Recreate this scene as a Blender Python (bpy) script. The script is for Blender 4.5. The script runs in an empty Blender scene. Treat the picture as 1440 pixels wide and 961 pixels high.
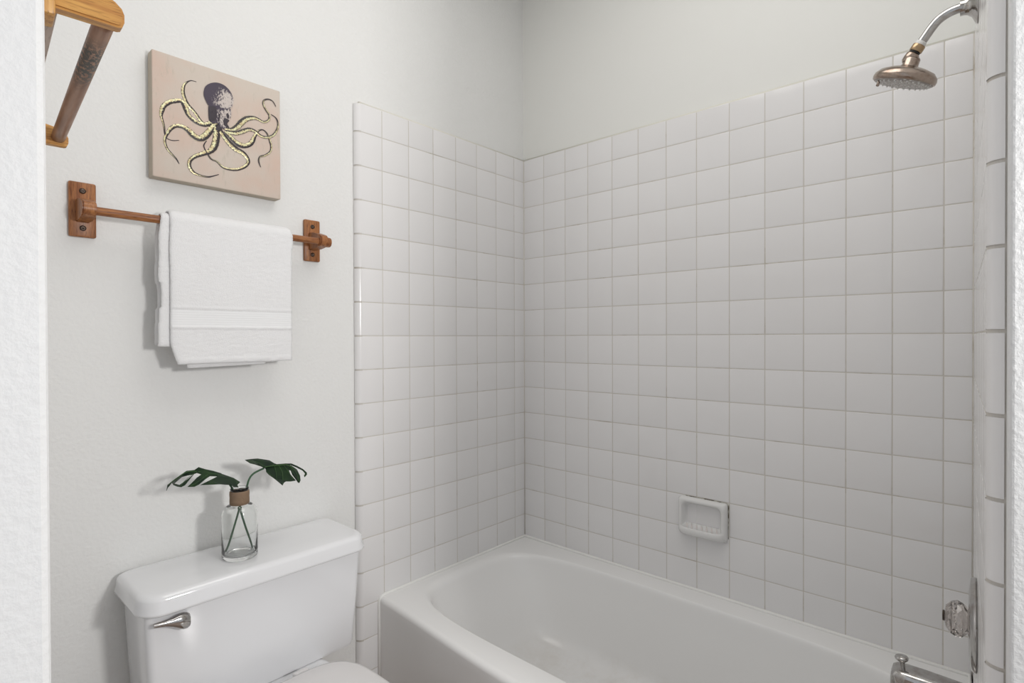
import bpy, bmesh, math, random
from math import sin, cos, pi, radians, sqrt
from mathutils import Vector, Matrix, noise
random.seed(7)
S = bpy.context.scene
COL = S.collection
# ------------------------------------------------------------------ camera
Z0 = 1.915          # height of the first full grout line in the tiling
CAMZ = Z0 - 0.6627
cam = bpy.data.cameras.new('camera'); camo = bpy.data.objects.new('camera', cam); COL.objects.link(camo)
cam.sensor_width = 36; cam.lens = 36 * 776.24 / 1440; cam.clip_start = 0.02
ya, pa, ra = radians(47.933), radians(-.449), radians(-.205)
f = Vector((sin(ya)*cos(pa), cos(ya)*cos(pa), sin(pa))); r = Vector((cos(ya), -sin(ya), 0)); u = r.cross(f)
r, u = cos(ra)*r + sin(ra)*u, -sin(ra)*r + cos(ra)*u
M = Matrix((r, u, -f)).transposed().to_4x4(); M.translation = Vector((-1.796, -1.550, CAMZ))
camo.matrix_world = M
S.camera = camo
# ------------------------------------------------------------------ light
W = bpy.data.worlds.new('world'); S.world = W; W.use_nodes = True
W.node_tree.nodes['Background'].inputs[0].default_value = (.90, .94, 1, 1)
W.node_tree.nodes['Background'].inputs[1].default_value = 0.66
def area(name, loc, target, sx, sy, power, colour):
    l = bpy.data.lights.new(name, 'AREA'); l.shape = 'RECTANGLE'; l.size = sx; l.size_y = sy; l.energy = power; l.color = colour
    o = bpy.data.objects.new(name, l); COL.objects.link(o); o.location = loc
    o.rotation_euler = (Vector(target) - Vector(loc)).to_track_quat('-Z', 'Y').to_euler(); return o
area('key_light', (-1.03, -2.35, 1.48), (-.9, 0, 1.1), .20, .20, 17, (1, .98, .96))  # unseen key light, placed to follow the shadow directions
area('overhead_fill', (-.95, -1.0, 2.80), (-.85, -1.0, 0), 1.0, 1.0, 9.5, (1, .98, .95))  # added fill from above for tub and tiles, no fixture seen
S.view_settings.view_transform = 'Standard'; S.view_settings.look = 'None'
S.view_settings.exposure = -0.05; S.view_settings.gamma = 1; S.view_settings.use_curve_mapping = False

# ------------------------------------------------------------------ materials
def mat(name, col=(.8,.8,.8), rough=.5, metal=0, spec=.5, coat=0):
    m = bpy.data.materials.new(name); m.use_nodes = True
    b = m.node_tree.nodes['Principled BSDF']
    b.inputs['Base Color'].default_value = (*col, 1); b.inputs['Roughness'].default_value = rough
    b.inputs['Metallic'].default_value = metal; b.inputs['Specular IOR Level'].default_value = spec
    b.inputs['Coat Weight'].default_value = coat
    return m, m.node_tree, b
def N(nt, t, **k):
    n = nt.nodes.new(t)
    for a, v in k.items():
        if hasattr(n, a): setattr(n, a, v)
        else: n.inputs[a.replace('_', ' ')].default_value = v
    return n
def mix(nt, fac, a, b):
    n = nt.nodes.new('ShaderNodeMix'); n.data_type = 'RGBA'
    for s_, v in ((0, fac), (6, a), (7, b)):
        if hasattr(v, 'is_output'): nt.links.new(v, n.inputs[s_])
        else: n.inputs[s_].default_value = v if s_ == 0 else (*v, 1)
    return n.outputs[2]
def ramp(nt, src, p0, p1, c0=(0,0,0), c1=(1,1,1)):
    n = nt.nodes.new('ShaderNodeValToRGB'); nt.links.new(src, n.inputs[0])
    n.color_ramp.elements[0].position = p0; n.color_ramp.elements[1].position = p1
    n.color_ramp.elements[0].color = (*c0, 1); n.color_ramp.elements[1].color = (*c1, 1); return n.outputs[0]
def bump(nt, b, src, strength, dist):
    n = nt.nodes.new('ShaderNodeBump'); n.inputs['Strength'].default_value = strength; n.inputs['Distance'].default_value = dist
    nt.links.new(src, n.inputs['Height']); nt.links.new(n.outputs[0], b.inputs['Normal'])
def coord(nt, scale=(1,1,1), kind='Object'):
    c = nt.nodes.new('ShaderNodeTexCoord'); m_ = nt.nodes.new('ShaderNodeMapping'); m_.inputs['Scale'].default_value = scale
    nt.links.new(c.outputs[kind], m_.inputs[0]); return m_.outputs[0]
def noi(nt, vec, scale, detail=3, rough=.5):
    n = nt.nodes.new('ShaderNodeTexNoise'); n.inputs['Scale'].default_value = scale; n.inputs['Detail'].default_value = detail
    n.inputs['Roughness'].default_value = rough; nt.links.new(vec, n.inputs['Vector']); return n.outputs[0]

def plaster(name, col, sc, st):
    m, nt, b = mat(name, col, .55, spec=.3)
    v = coord(nt); n1 = noi(nt, v, sc, 4, .55)
    h = ramp(nt, n1, .38, .68)
    bump(nt, b, h, st, .004); return m
M_wall = plaster('painted_plaster', (.80, .80, .787), 110, .16)
M_wallC = plaster('painted_plaster_coarse', (.77, .775, .775), 150, .13)
M_smooth, nt, b = mat('painted_smooth_wall', (.80, .80, .77), .5, spec=.3)
bump(nt, b, noi(nt, coord(nt), 60, 3), .06, .003)
M_ceil = mat('ceiling_paint', (.8, .8, .78), .6)[0]

M_tile, nt, b = mat('glazed_tile', (.72, .7, .69), .16, spec=.5)
g = nt.nodes.new('ShaderNodeNewGeometry')
c = ramp(nt, g.outputs['Random Per Island'], 0, 1, (.785, .775, .772), (.81, .80, .798)); nt.links.new(c, b.inputs['Base Color'])
bump(nt, b, noi(nt, coord(nt), 14, 2), .10, .004)
M_grout, nt, b = mat('grout', (.6, .57, .53), .8, spec=.2)
v = coord(nt)
c = mix(nt, ramp(nt, noi(nt, v, 9, 6, .65), .56, .72), (.62, .59, .545), (.44, .39, .32)); nt.links.new(c, b.inputs['Base Color'])
M_caulk = mat('caulk', (.86, .855, .83), .4)[0]
M_oldcaulk = mat('yellowed_caulk', (.72, .70, .63), .5)[0]
M_porc, nt, b = mat('porcelain', (.84, .845, .86), .07, spec=.55, coat=.3)
M_seat = mat('seat_plastic', (.76, .74, .735), .15)[0]
M_tub, nt, b = mat('tub_enamel', (.88, .875, .865), .20, spec=.5)
v = coord(nt); n1 = noi(nt, v, 5, 6, .7)
sx = nt.nodes.new('ShaderNodeSeparateXYZ'); nt.links.new(v, sx.inputs[0])
deep = ramp(nt, sx.outputs[2], .11, .16, (1,1,1), (0,0,0))
mm = nt.nodes.new('ShaderNodeMath'); mm.operation = 'MULTIPLY'
nt.links.new(ramp(nt, n1, .45, .75), mm.inputs[0]); nt.links.new(deep, mm.inputs[1])
c = mix(nt, mm.outputs[0], (.88, .875, .865), (.76, .73, .69)); nt.links.new(c, b.inputs['Base Color'])
M_mould, nt, b = mat('mouldy_sealant', (.5, .48, .42), .7)
c = mix(nt, ramp(nt, noi(nt, coord(nt), 60, 3), .45, .6), (.55, .53, .47), (.12, .10, .07)); nt.links.new(c, b.inputs['Base Color'])
M_soap = mat('ceramic_soap_dish', (.76, .755, .745), .12)[0]
M_soapr = mat('soap_stained_ceramic', (.74, .68, .66), .3)[0]
def metal(name, col, rough, wear=None):
    m, nt, b = mat(name, col, rough, metal=1)
    if wear:
        c = mix(nt, ramp(nt, noi(nt, coord(nt), 45, 5, .7), .45, .68), col, wear); nt.links.new(c, b.inputs['Base Color'])
    return m
M_chrome = metal('chrome', (.52, .51, .50), .12, (.38, .35, .32))
M_nickel = metal('brushed_nickel_worn', (.40, .33, .28), .24, (.30, .22, .17))
M_brass = metal('aged_brass', (.42, .30, .18), .3)
M_screw = metal('dark_screw', (.08, .06, .05), .4)
M_tape = mat('thread_tape', (.8, .8, .78), .6)[0]
M_black = mat('black_rubber', (.02, .02, .02), .5)[0]
M_gold, nt, b = mat('gold_foil', (.80, .72, .30), .3, metal=.75)
M_face, nt, b = mat('spray_face', (.42, .40, .38), .4, metal=.3)
vn = nt.nodes.new('ShaderNodeTexVoronoi'); vn.inputs['Scale'].default_value = 110; nt.links.new(coord(nt), vn.inputs['Vector'])
c = ramp(nt, vn.outputs['Distance'], .15, .4, (.72, .70, .68), (.36, .33, .31)); nt.links.new(c, b.inputs['Base Color'])

def wood(name, axis, c0, c1, rough=.38):
    m, nt, b = mat(name, c0, rough, spec=.45)
    sc = [14, 14, 14]; sc[axis] = 1.1
    v = coord(nt, sc); n1 = noi(nt, v, 9, 5, .62)
    sc2 = [60, 60, 60]; sc2[axis] = 5
    n2 = noi(nt, coord(nt, sc2), 9, 2)
    c = mix(nt, ramp(nt, n1, .36, .64), c0, c1)
    c2 = mix(nt, ramp(nt, n2, .55, .75), c, tuple(x*.55 for x in c0)); nt.links.new(c2, b.inputs['Base Color'])
    bump(nt, b, n2, .15, .001); return m
M_woodx = wood('oak_along', 0, (.19, .060, .018), (.42, .175, .060))
M_woodz = wood('oak_upright', 2, (.19, .060, .018), (.42, .175, .060))
M_oakx = wood('golden_oak_along', 0, (.45, .20, .055), (.66, .36, .10))
M_oakz = wood('golden_oak_upright', 2, (.45, .20, .055), (.66, .36, .10))
M_rail_shade = wood('shaded_rail_wood', 1, (.42, .33, .28), (.50, .40, .34))  # greyed wood tone, the rail's shade is put into its colour
# dowel with a flaking dark finish in the middle
M_dowel, nt, b = mat('worn_dowel', (.3,.16,.09), .4)
v = coord(nt, (16, 1.5, 16)); n1 = noi(nt, v, 8, 4)
cb = mix(nt, ramp(nt, n1, .38, .62), (.24, .105, .05), (.37, .20, .12))
v2 = coord(nt, (1, .55, 1)); n2 = noi(nt, v2, 210, 4, .7)
v3 = coord(nt); sx = nt.nodes.new('ShaderNodeSeparateXYZ'); nt.links.new(v3, sx.inputs[0])
mr = nt.nodes.new('ShaderNodeValToRGB'); mp = nt.nodes.new('ShaderNodeMapRange'); nt.links.new(sx.outputs[1], mp.inputs[0])
mp.inputs[1].default_value = 0; mp.inputs[2].default_value = .5
nt.links.new(mp.outputs[0], mr.inputs[0]); e = mr.color_ramp.elements
e[0].position = .0; e[0].color = (0,0,0,1); e[1].position = .10; e[1].color = (1,1,1,1)
for p_, k_ in ((.26, 1), (.40, 0)): q = e.new(p_); q.color = (k_, k_, k_, 1)
mm = nt.nodes.new('ShaderNodeMath'); mm.operation = 'MULTIPLY'
nt.links.new(ramp(nt, n2, .43, .50), mm.inputs[0]); nt.links.new(mr.outputs[0], mm.inputs[1])
c = mix(nt, mm.outputs[0], cb, (.035, .03, .02)); nt.links.new(c, b.inputs['Base Color'])

M_towel, nt, b = mat('terry_cloth', (.90, .90, .905), .95, spec=.1)
b.inputs['Sheen Weight'].default_value = .3
n1 = noi(nt, coord(nt), 420, 3, .7); bump(nt, b, n1, .7, .003)
M_band, nt, b = mat('woven_band', (.85, .855, .86), .8, spec=.1)
w = N(nt, 'ShaderNodeTexWave', wave_type='BANDS', bands_direction='Z'); w.inputs['Scale'].default_value = 55; w.inputs['Distortion'].default_value = .3
nt.links.new(coord(nt), w.inputs[0]); bump(nt, b, w.outputs[1], .15, .0015)

M_canvas, nt, b = mat('printed_canvas', (.64, .55, .48), .7, spec=.2)
v = coord(nt)
c1 = mix(nt, ramp(nt, noi(nt, v, 7, 4, .6), .4, .68), (.63, .555, .485), (.65, .50, .42))
c2 = mix(nt, ramp(nt, noi(nt, coord(nt, (1,1,.25)), 70, 4, .7), .58, .8), c1, (.50, .45, .37)); nt.links.new(c2, b.inputs['Base Color'])
wv = noi(nt, v, 700, 1); bump(nt, b, wv, .3, .0008)
M_canvas_edge = mat('canvas_wrap_edge', (.50, .44, .36), .75)[0]
M_ink = mat('print_ink', (.035, .025, .035), .5)[0]
# tentacles: ink along one side, gold leaf along the other, flecked
M_tent, nt, b = mat('foil_and_ink', (.8,.7,.3), .35)
a = nt.nodes.new('ShaderNodeAttribute'); a.attribute_name = 'tent'   # r = across, g = width
sp = nt.nodes.new('ShaderNodeSeparateXYZ'); nt.links.new(a.outputs['Vector'], sp.inputs[0])
n1 = noi(nt, coord(nt), 300, 3, .7)
m1 = nt.nodes.new('ShaderNodeMath'); m1.operation = 'MULTIPLY_ADD'; nt.links.new(n1, m1.inputs[0]); m1.inputs[1].default_value = .75; nt.links.new(sp.outputs[0], m1.inputs[2])
edge = ramp(nt, m1.outputs[0], .80, .88, (1,1,1), (0,0,0))
thin = ramp(nt, sp.outputs[1], .36, .50, (1,1,1), (0,0,0))
mx = nt.nodes.new('ShaderNodeMath'); mx.operation = 'MAXIMUM'; nt.links.new(edge, mx.inputs[0]); nt.links.new(thin, mx.inputs[1])
n3 = noi(nt, coord(nt), 520, 2); fl = ramp(nt, n3, .60, .65)
mx2 = nt.nodes.new('ShaderNodeMath'); mx2.operation = 'MAXIMUM'; nt.links.new(mx.outputs[0], mx2.inputs[0]); nt.links.new(fl, mx2.inputs[1])
mx3 = nt.nodes.new('ShaderNodeMath'); mx3.operation = 'MAXIMUM'
m5 = nt.nodes.new('ShaderNodeMath'); m5.operation = 'MULTIPLY'; m5.inputs[1].default_value = .8; nt.links.new(m1.outputs[0], m5.inputs[0])
oth_ = ramp(nt, m5.outputs[0], .92, .97); nt.links.new(mx2.outputs[0], mx3.inputs[0]); nt.links.new(oth_, mx3.inputs[1]); mx2 = mx3
goldc = mix(nt, ramp(nt, noi(nt, coord(nt), 120, 3), .4, .6), (.90, .88, .55), (.68, .56, .32))
c = mix(nt, mx2.outputs[0], goldc, (.035, .025, .03)); nt.links.new(c, b.inputs['Base Color'])
iv = nt.nodes.new('ShaderNodeMath'); iv.operation = 'MULTIPLY_ADD'; nt.links.new(mx2.outputs[0], iv.inputs[0]); iv.inputs[1].default_value = -.55; iv.inputs[2].default_value = .55
nt.links.new(iv.outputs[0], b.inputs['Metallic'])
# mantle: stippled ink denser on the left and rim
M_mantle, nt, b = mat('stippled_ink', (.3,.25,.3), .5)
n1 = noi(nt, coord(nt, (1, 1, .5)), 330, 3, .75)
a = nt.nodes.new('ShaderNodeAttribute'); a.attribute_name = 'dens'
m1 = nt.nodes.new('ShaderNodeMath'); m1.operation = 'ADD'; nt.links.new(n1, m1.inputs[0]); nt.links.new(a.outputs['Fac'], m1.inputs[1])
c = mix(nt, ramp(nt, m1.outputs[0], .84, .96), (.60, .53, .49), (.055, .04, .065)); nt.links.new(c, b.inputs['Base Color'])

M_leaf, nt, b = mat('monstera_leaf', (.02, .10, .03), .42, spec=.3)
c = mix(nt, ramp(nt, noi(nt, coord(nt), 35, 3), .35, .7), (.004, .017, .007), (.011, .040, .007)); nt.links.new(c, b.inputs['Base Color'])
M_rib = mat('leaf_midrib', (.035, .10, .02), .4)[0]
M_stem = mat('plant_stem', (.035, .10, .045), .5)[0]
M_twine, nt, b = mat('jute_twine', (.36, .25, .17), .9, spec=.1)
w = N(nt, 'ShaderNodeTexWave', wave_type='BANDS', bands_direction='Z'); w.inputs['Scale'].default_value = 160; w.inputs['Distortion'].default_value = 2
nt.links.new(coord(nt), w.inputs[0]); bump(nt, b, w.outputs[1], .8, .002)
M_glass, nt, b = mat('clear_glass', (.97, .98, .975), .01)
b.inputs['Transmission Weight'].default_value = 1; b.inputs['IOR'].default_value = 1.45
M_crystal, nt, b = mat('clear_acrylic', (.74, .69, .66), .03)
b.inputs['Transmission Weight'].default_value = .9; b.inputs['IOR'].default_value = 1.49
M_floor, nt, b = mat('vinyl_floor', (.5, .47, .43), .4)
c = mix(nt, noi(nt, coord(nt), 12, 4), (.30, .22, .17), (.40, .30, .24)); nt.links.new(c, b.inputs['Base Color'])

# ------------------------------------------------------------------ builders
def link(name, bm, material, parent=None, smooth=False, angle=None):
    bmesh.ops.recalc_face_normals(bm, faces=bm.faces)
    me = bpy.data.meshes.new(name); bm.to_mesh(me); bm.free()
    o = bpy.data.objects.new(name, me); COL.objects.link(o)
    for m_ in (material if isinstance(material, list) else [material]): me.materials.append(m_)
    if smooth:
        for p in me.polygons: p.use_smooth = True
    if angle:
        for e_ in me.edges: pass
        bmo = bmesh.new(); bmo.from_mesh(me)
        for e_ in bmo.edges:
            e_.smooth = not (len(e_.link_faces) == 2 and e_.calc_face_angle(0) > radians(angle))
        bmo.to_mesh(me); bmo.free()
    if parent: o.parent = parent
    return o
def empty(name, label=None, cat=None, loc=(0,0,0), group=None):
    o = bpy.data.objects.new(name, None); COL.objects.link(o); o.location = loc; o.empty_display_size = .05
    if label: o['label'] = label; o['category'] = cat
    if group: o['group'] = group
    return o
def struct(o): o['kind'] = 'structure'; return o
def keep(o, parent):   # parent while staying where it is
    o.parent = parent; o.matrix_parent_inverse = Matrix.Translation(parent.location).inverted() @ Matrix.Identity(4)
    if parent.rotation_euler.z: o.matrix_parent_inverse = (Matrix.Translation(parent.location) @ parent.rotation_euler.to_matrix().to_4x4()).inverted()
    return o
def box(bm, x0, x1, y0, y1, z0, z1, bev=0, seg=2):
    vs = [bm.verts.new((x, y, z)) for x in (x0, x1) for y in (y0, y1) for z in (z0, z1)]
    idx = [(0,1,3,2),(4,6,7,5),(0,4,5,1),(2,3,7,6),(0,2,6,4),(1,5,7,3)]
    fs = [bm.faces.new([vs[i] for i in q]) for q in idx]
    if bev:
        es = list({e_ for f_ in fs for e_ in f_.edges})
        bmesh.ops.bevel(bm, geom=es, offset=bev, segments=seg, profile=.5, affect='EDGES')
def loft(bm, rings, cap0=True, cap1=True):
    L = [[bm.verts.new(p) for p in rg] for rg in rings]
    n = len(L[0])
    for a_, b_ in zip(L, L[1:]):
        for i in range(n): bm.faces.new((a_[i], a_[(i+1) % n], b_[(i+1) % n], b_[i]))
    if cap0: bm.faces.new(L[0])
    if cap1: bm.faces.new(L[-1])
    return L
def lathe(bm, prof, n=40, centre=(0,0,0), axis=(0,0,1), cap0=True, cap1=True, xdir=None):
    ax = Vector(axis).normalized(); q = Vector((0,0,1)).rotation_difference(ax)
    rings = []
    for rr, h in prof:
        rings.append([Vector(centre) + q @ Vector((rr*cos(2*pi*i/n), rr*sin(2*pi*i/n), h)) for i in range(n)])
    return loft(bm, rings, cap0, cap1)
def tube(bm, pts, rad, n=12, caps=True):
    P = [Vector(p) for p in pts]; R = rad if isinstance(rad, (list, tuple)) else [rad]*len(P)
    rings = []; prev = None
    for i, p in enumerate(P):
        t = (P[min(i+1, len(P)-1)] - P[max(i-1, 0)]).normalized()
        if prev is None: prev = t.orthogonal().normalized()
        prev = (prev - t*prev.dot(t)).normalized(); bt = t.cross(prev)
        rings.append([p + R[i]*(cos(2*pi*k/n)*prev + sin(2*pi*k/n)*bt) for k in range(n)])
    loft(bm, rings, caps, caps)
def smooth_path(pts, sub=6):
    P = [Vector(p) for p in pts]; out = []
    for i in range(len(P)-1):
        p0, p1, p2, p3 = P[max(i-1,0)], P[i], P[i+1], P[min(i+2,len(P)-1)]
        for k in range(sub):
            t = k/sub
            out.append(.5*((2*p1)+(p2-p0)*t+(2*p0-5*p1+4*p2-p3)*t*t+(-p0+3*p1-3*p2+p3)*t**3))
    out.append(P[-1]); return out
def rrect(x0, x1, y0, y1, rad, z, seg=6):
    rad = min(rad, (x1-x0)/2-1e-4, (y1-y0)/2-1e-4); out = []
    for cx, cy, a0 in ((x1-rad, y1-rad, 0), (x0+rad, y1-rad, 90), (x0+rad, y0+rad, 180), (x1-rad, y0+rad, 270)):
        for k in range(seg+1):
            t = radians(a0 + 90*k/seg); out.append(Vector((cx+rad*cos(t), cy+rad*sin(t), z)))
    return out
def prism(bm, pts2, y0, y1, to3):
    a_ = [bm.verts.new(to3(p, y0)) for p in pts2]; b_ = [bm.verts.new(to3(p, y1)) for p in pts2]; n = len(a_)
    bm.faces.new(a_); bm.faces.new(b_)
    for i in range(n): bm.faces.new((a_[i], a_[(i+1) % n], b_[(i+1) % n], b_[i]))

# ------------------------------------------------------------------ the room
PT = .1095                       # tile pitch
LB = 13.5401*PT                  # length of the tub wall
BED = .02                        # tile and mortar stand proud of the plaster
TOP = Z0 + .092
H = 2.86
def grid_wall(bm, o, d, nrm, s0, s1, z0, z1, t, step=None):
    o, d, nrm = Vector(o), Vector(d), Vector(nrm)
    q = []
    for s_ in (s0, s1):
        for n_ in (0, -t):
            for z_ in (z0, z1): q.append(bm.verts.new(o + d*s_ + nrm*n_ + Vector((0,0,z_))))
    for idx in ((0,1,3,2),(4,6,7,5),(0,4,5,1),(2,3,7,6),(0,2,6,4),(1,5,7,3)): bm.faces.new([q[i] for i in idx])

bm = bmesh.new(); box(bm, -1.66, .14, BED, .14, 0, H)
wall_back = struct(link('wall_back', bm, M_wall))
bm = bmesh.new(); box(bm, BED, .14, -3.6, BED, 0, H)
wall_right = struct(link('wall_right', bm, M_smooth))
# short end wall that carries the shower fittings (3 degrees out of square)
CA = radians(2.985)
dC = Vector((-cos(CA), -sin(CA), 0)); nC = Vector((-sin(CA), cos(CA), 0)); oC = Vector((0, -LB, 0))
def onC(s_, z_, n_=0): return oC + dC*s_ + nC*n_ + Vector((0, 0, z_))
bm = bmesh.new(); 
ring = [onC(-.02, 0, -BED), onC(.872, 0, -BED)] + [onC(.872+.006*sin(t), 0, -BED-.006*(1-cos(t))) for t in (.4,.8,1.2,pi/2)] + [onC(.878, 0, -.13), onC(-.02, 0, -.13)]
loft(bm, [ring, [p + Vector((0,0,H)) for p in ring]])
wall_end = struct(link('wall_end', bm, M_wallC))
# left wall, its free end faces the room
bm = bmesh.new()
ring = [Vector(p) for p in ((-1.653,.02,0), (-1.733,-1.094,0), (-1.7345,-1.0975,0), (-1.738,-1.1,0), (-3.2,-1.1,0), (-3.2,-.98,0), (-1.86,-.98,0), (-1.78,.02,0))]
loft(bm, [ring, [p + Vector((0,0,H)) for p in ring]])
wall_left = struct(link('wall_left', bm, M_wallC))
bm = bmesh.new(); box(bm, -3.2, .14, -3.6, .14, -.05, 0); struct(link('floor', bm, M_floor))
bm = bmesh.new(); box(bm, -3.2, .14, -3.6, .14, H, H+.05); struct(link('ceiling', bm, M_ceil))

def tiling(wall, name, o, d, nrm, cols, rows, bull_end=None):
    o, d, nrm = Vector(o), Vector(d), Vector(nrm); GR = .0013; up = Vector((0,0,1))
    bm = bmesh.new(); rng = random.Random(len(cols)*7+3)
    for i in range(len(cols)-1):
        for j in range(len(rows)-1):
            a0, a1, b0, b1 = cols[i]+GR, cols[i+1]-GR, rows[j]+GR, rows[j+1]-GR
            last = bull_end is not None and i == len(cols)-2
            tx, tz = rng.uniform(-.0022,.0022), rng.uniform(-.0022,.0022); off = rng.uniform(-.0001,.0001)
            ca, cb = (a0+a1)/2, (b0+b1)/2
            def V(a_, b_, n_): return bm.verts.new(o + d*a_ + up*b_ + nrm*(n_ + tx*(a_-ca) + tz*(b_-cb) + off))
            lv = []
            for ins, dep in ((0, -.002), (0, -.0007), (.0006, -.00025), (.0020, 0)):
                if last:
                    lv.append([V(a0+ins, b0+ins, dep), V(a1, b0+ins, dep), V(a1, b1-ins, dep), V(a0+ins, b1-ins, dep)])
                else:
                    lv.append([V(a0+ins, b0+ins, dep), V(a1-ins, b0+ins, dep), V(a1-ins, b1-ins, dep), V(a0+ins, b1-ins, dep)])
            for p, q in zip(lv, lv[1:]):
                for k in range(4):
                    if last and k == 1: continue
                    bm.faces.new((p[k], p[(k+1)%4], q[(k+1)%4], q[k]))
            bm.faces.new(lv[-1])
            if last:   # rounded free edge down to the plaster
                R = BED-.002; pl, pq = None, None
                A_ = lv[-1][1], lv[-1][2]; prev = A_
                for k in range(1, 9):
                    t = k/8*pi/2
                    nx = (V(a1+R*sin(t), b0+.0012, -R*(1-cos(t))), V(a1+R*sin(t), b1-.0012, -R*(1-cos(t))))
                    bm.faces.new((prev[0], prev[1], nx[1], nx[0])); prev = nx
    tl = link(name, bm, M_tile, smooth=False)
    me = tl.data
    for p in me.polygons: p.use_smooth = True
    bmo = bmesh.new(); bmo.from_mesh(me)
    for e_ in bmo.edges: e_.smooth = e_.calc_face_angle(0) < radians(50)
    bmo.to_mesh(me); bmo.free()
    keep(tl, wall)
    bm = bmesh.new()
    s0, s1, z0, z1 = cols[0], cols[-1]-.002, rows[0], rows[-1]-.003
    prof = [(s0, -BED-.004), (s0, -.0006), (s1, -.0006)]
    if bull_end is not None:
        R = BED-.0028; prof += [(s1+R*sin(k/8*pi/2), -.0006-R*(1-cos(k/8*pi/2))) for k in range(1, 9)]
    prof += [(prof[-1][0], -BED-.004)]
    loft(bm, [[o+d*s_+nrm*n_+up*z_ for s_, n_ in prof] for z_ in (z0, z1)])
    g_ = link('grout', bm, M_grout); keep(g_, wall)
    return tl
ZT0 = 0.30
rows = [Z0 - k*PT for k in range(15, -1, -1)] + [TOP]
rowsA = [Z0 - k*PT for k in range(17, -1, -1)] + [TOP]
colsA = [0.0006] + [(.5675+i)*PT for i in range(7)] + [.800]
colsB = [0.0006] + [(.9969+i)*PT for i in range(13)] + [LB-.001]
tiling(wall_back, 'tiling', (0,0,0), (-1,0,0), (0,-1,0), colsA, rowsA, True)
tiling(wall_right, 'tiling', (0,0,0), (0,-1,0), (-1,0,0), colsB, rows)
colsC = [0.001, .062] + [.062+PT*i for i in range(1, 8)] + [.851-.018]
tiling(wall_end, 'tiling', oC, dC, nC, colsC, rows, True)
# yellowed bead along the top of the tiling and white caulk in the corner
bm = bmesh.new()
tube(bm, [(0.012, -.0, TOP-.002), (.012, -LB, TOP-.002)], .0105, 8)
keep(link('top_bead', bm, M_oldcaulk, smooth=True), wall_right)
bm = bmesh.new(); tube(bm, [(.012, .012, TOP-.002), (-.80, .012, TOP-.002)], .0100, 8)
keep(link('top_bead', bm, M_oldcaulk, smooth=True), wall_back)

bm = bmesh.new(); tube(bm, [(0, 0, .385), (0, 0, 1.0), (0, 0, TOP-.003)], .0028, 8); keep(link('corner_grout', bm, M_grout, smooth=True), wall_back)
bm = bmesh.new(); tube(bm, [(0, -LB, .385), (0, -LB, 1.0), (0, -LB, TOP-.003)], .0028, 8); keep(link('corner_grout', bm, M_grout, smooth=True), wall_end)
# ------------------------------------------------------------------ bathtub
tub = empty('bathtub', 'white enamelled alcove bathtub with sloping head end between the tiled walls', 'bathtub', (-.40, -.75, 0))
ZR = .3957
NS = 96
YT0, YT1 = -.001, -1.478
def fx(y):  # bowed front edge
    t = min(max(-y/1.48, 0), 1); return -.741 - .045*sin(pi*t)**1.4
def superpt(cx, cy, hx, hy, n_, th):
    c_, s_ = cos(th), sin(th)
    return cx + hx*math.copysign(abs(c_)**(2/n_), c_), cy + hy*math.copysign(abs(s_)**(2/n_), s_)
def outer(th, inset, z):
    # rectangle-like ring following the bowed front
    c_, s_ = cos(th), sin(th); q_ = max(abs(c_), abs(s_)); x = c_/q_; y = -.7405 + .7395*s_/q_
    xf = fx(y)+inset; xb = -.001
    cr_ = 0
    X = (xf+xb)/2 + x*(xb-xf)/2
    return Vector((X, y, z))
ths = [2*pi*i/NS for i in range(NS)]
# parametrise by equal angle in superellipse, refine corners
def ringo(inset, z): return [outer(t, inset, z) for t in ths]
bm = bmesh.new(); rings = []
rings.append(ringo(.004, 0.0)); rings.append(ringo(.004, .06)); rings.append(ringo(.004, .12)); rings.append(ringo(.002, .14)); rings.append(ringo(.002, .30)); rings.append(ringo(0.001, .355))
for k in range(7):
    t = k/6*pi/2; rings.append(ringo(.018*(1-cos(t)), ZR-.020+.018*sin(t)))
# basin: rim (cx,cy,hx,hy) to floor, with lounge slope at the head
C0 = (-.390, -.748, .302, .700, 4.4)
C1 = (-.385, -.880, .215, .490, 3.4)
prof = []   # (fraction inwards horizontally, z)
import itertools
zs = ZR; zf = .085
steps = 26
P0 = [(-.05, ZR-.0015, 0), (-.01, ZR-.003, 0), (.025, ZR-.009, 0), (.05, ZR-.020, 0), (.08, ZR-.04, 0), (.16, .31, 0), (.30, .245, 0), (.44, .185, 0), (.54, .150, 0), (.62, .130, 0), (.74, .112, 0), (.88, .102, 0), (1, .098, 0)]
prof = [(q.x, q.y) for q in smooth_path(P0, 3)]
zf = .098
for fr, z_ in prof:
    cx = C0[0]+(C1[0]-C0[0])*fr; cy = C0[1]+(C1[1]-C0[1])*fr; hx = C0[2]+(C1[2]-C0[2])*fr; hy = C0[3]+(C1[3]-C0[3])*fr; nn = C0[4]+(C1[4]-C0[4])*fr
    rings.append([Vector((*superpt(cx, cy, hx, hy, nn, t), z_)) for t in ths])
for k in (.75, .45, .15):
    rings.append([Vector((*superpt(C1[0], C1[1], C1[2]*k, C1[3]*k, 2.6, t), zf-.006*(1-k))) for t in ths])
loft(bm, rings)
keep(link('tub_shell', bm, M_tub, smooth=True, angle=50), tub)
bm = bmesh.new()
tube(bm, ([(-.7415, -.001, .0), (-.7415, -.001, .365), (-.7405, -.001, ZR-.016), (-.735, -.001, ZR-.004), (-.722, -.002, ZR), (-.35, -.0005, ZR), (-.0005, -.0005, ZR+.001), (-.0005, -.5, ZR), (-.0005, -1.0, ZR), (-.0005, -LB+.006, ZR), (-.40, -LB+.004-.0208, ZR), (-.73, -LB+.005-.038, ZR)]), .0055, 8)
keep(link('caulk_bead', bm, M_caulk, smooth=True), tub)
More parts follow.
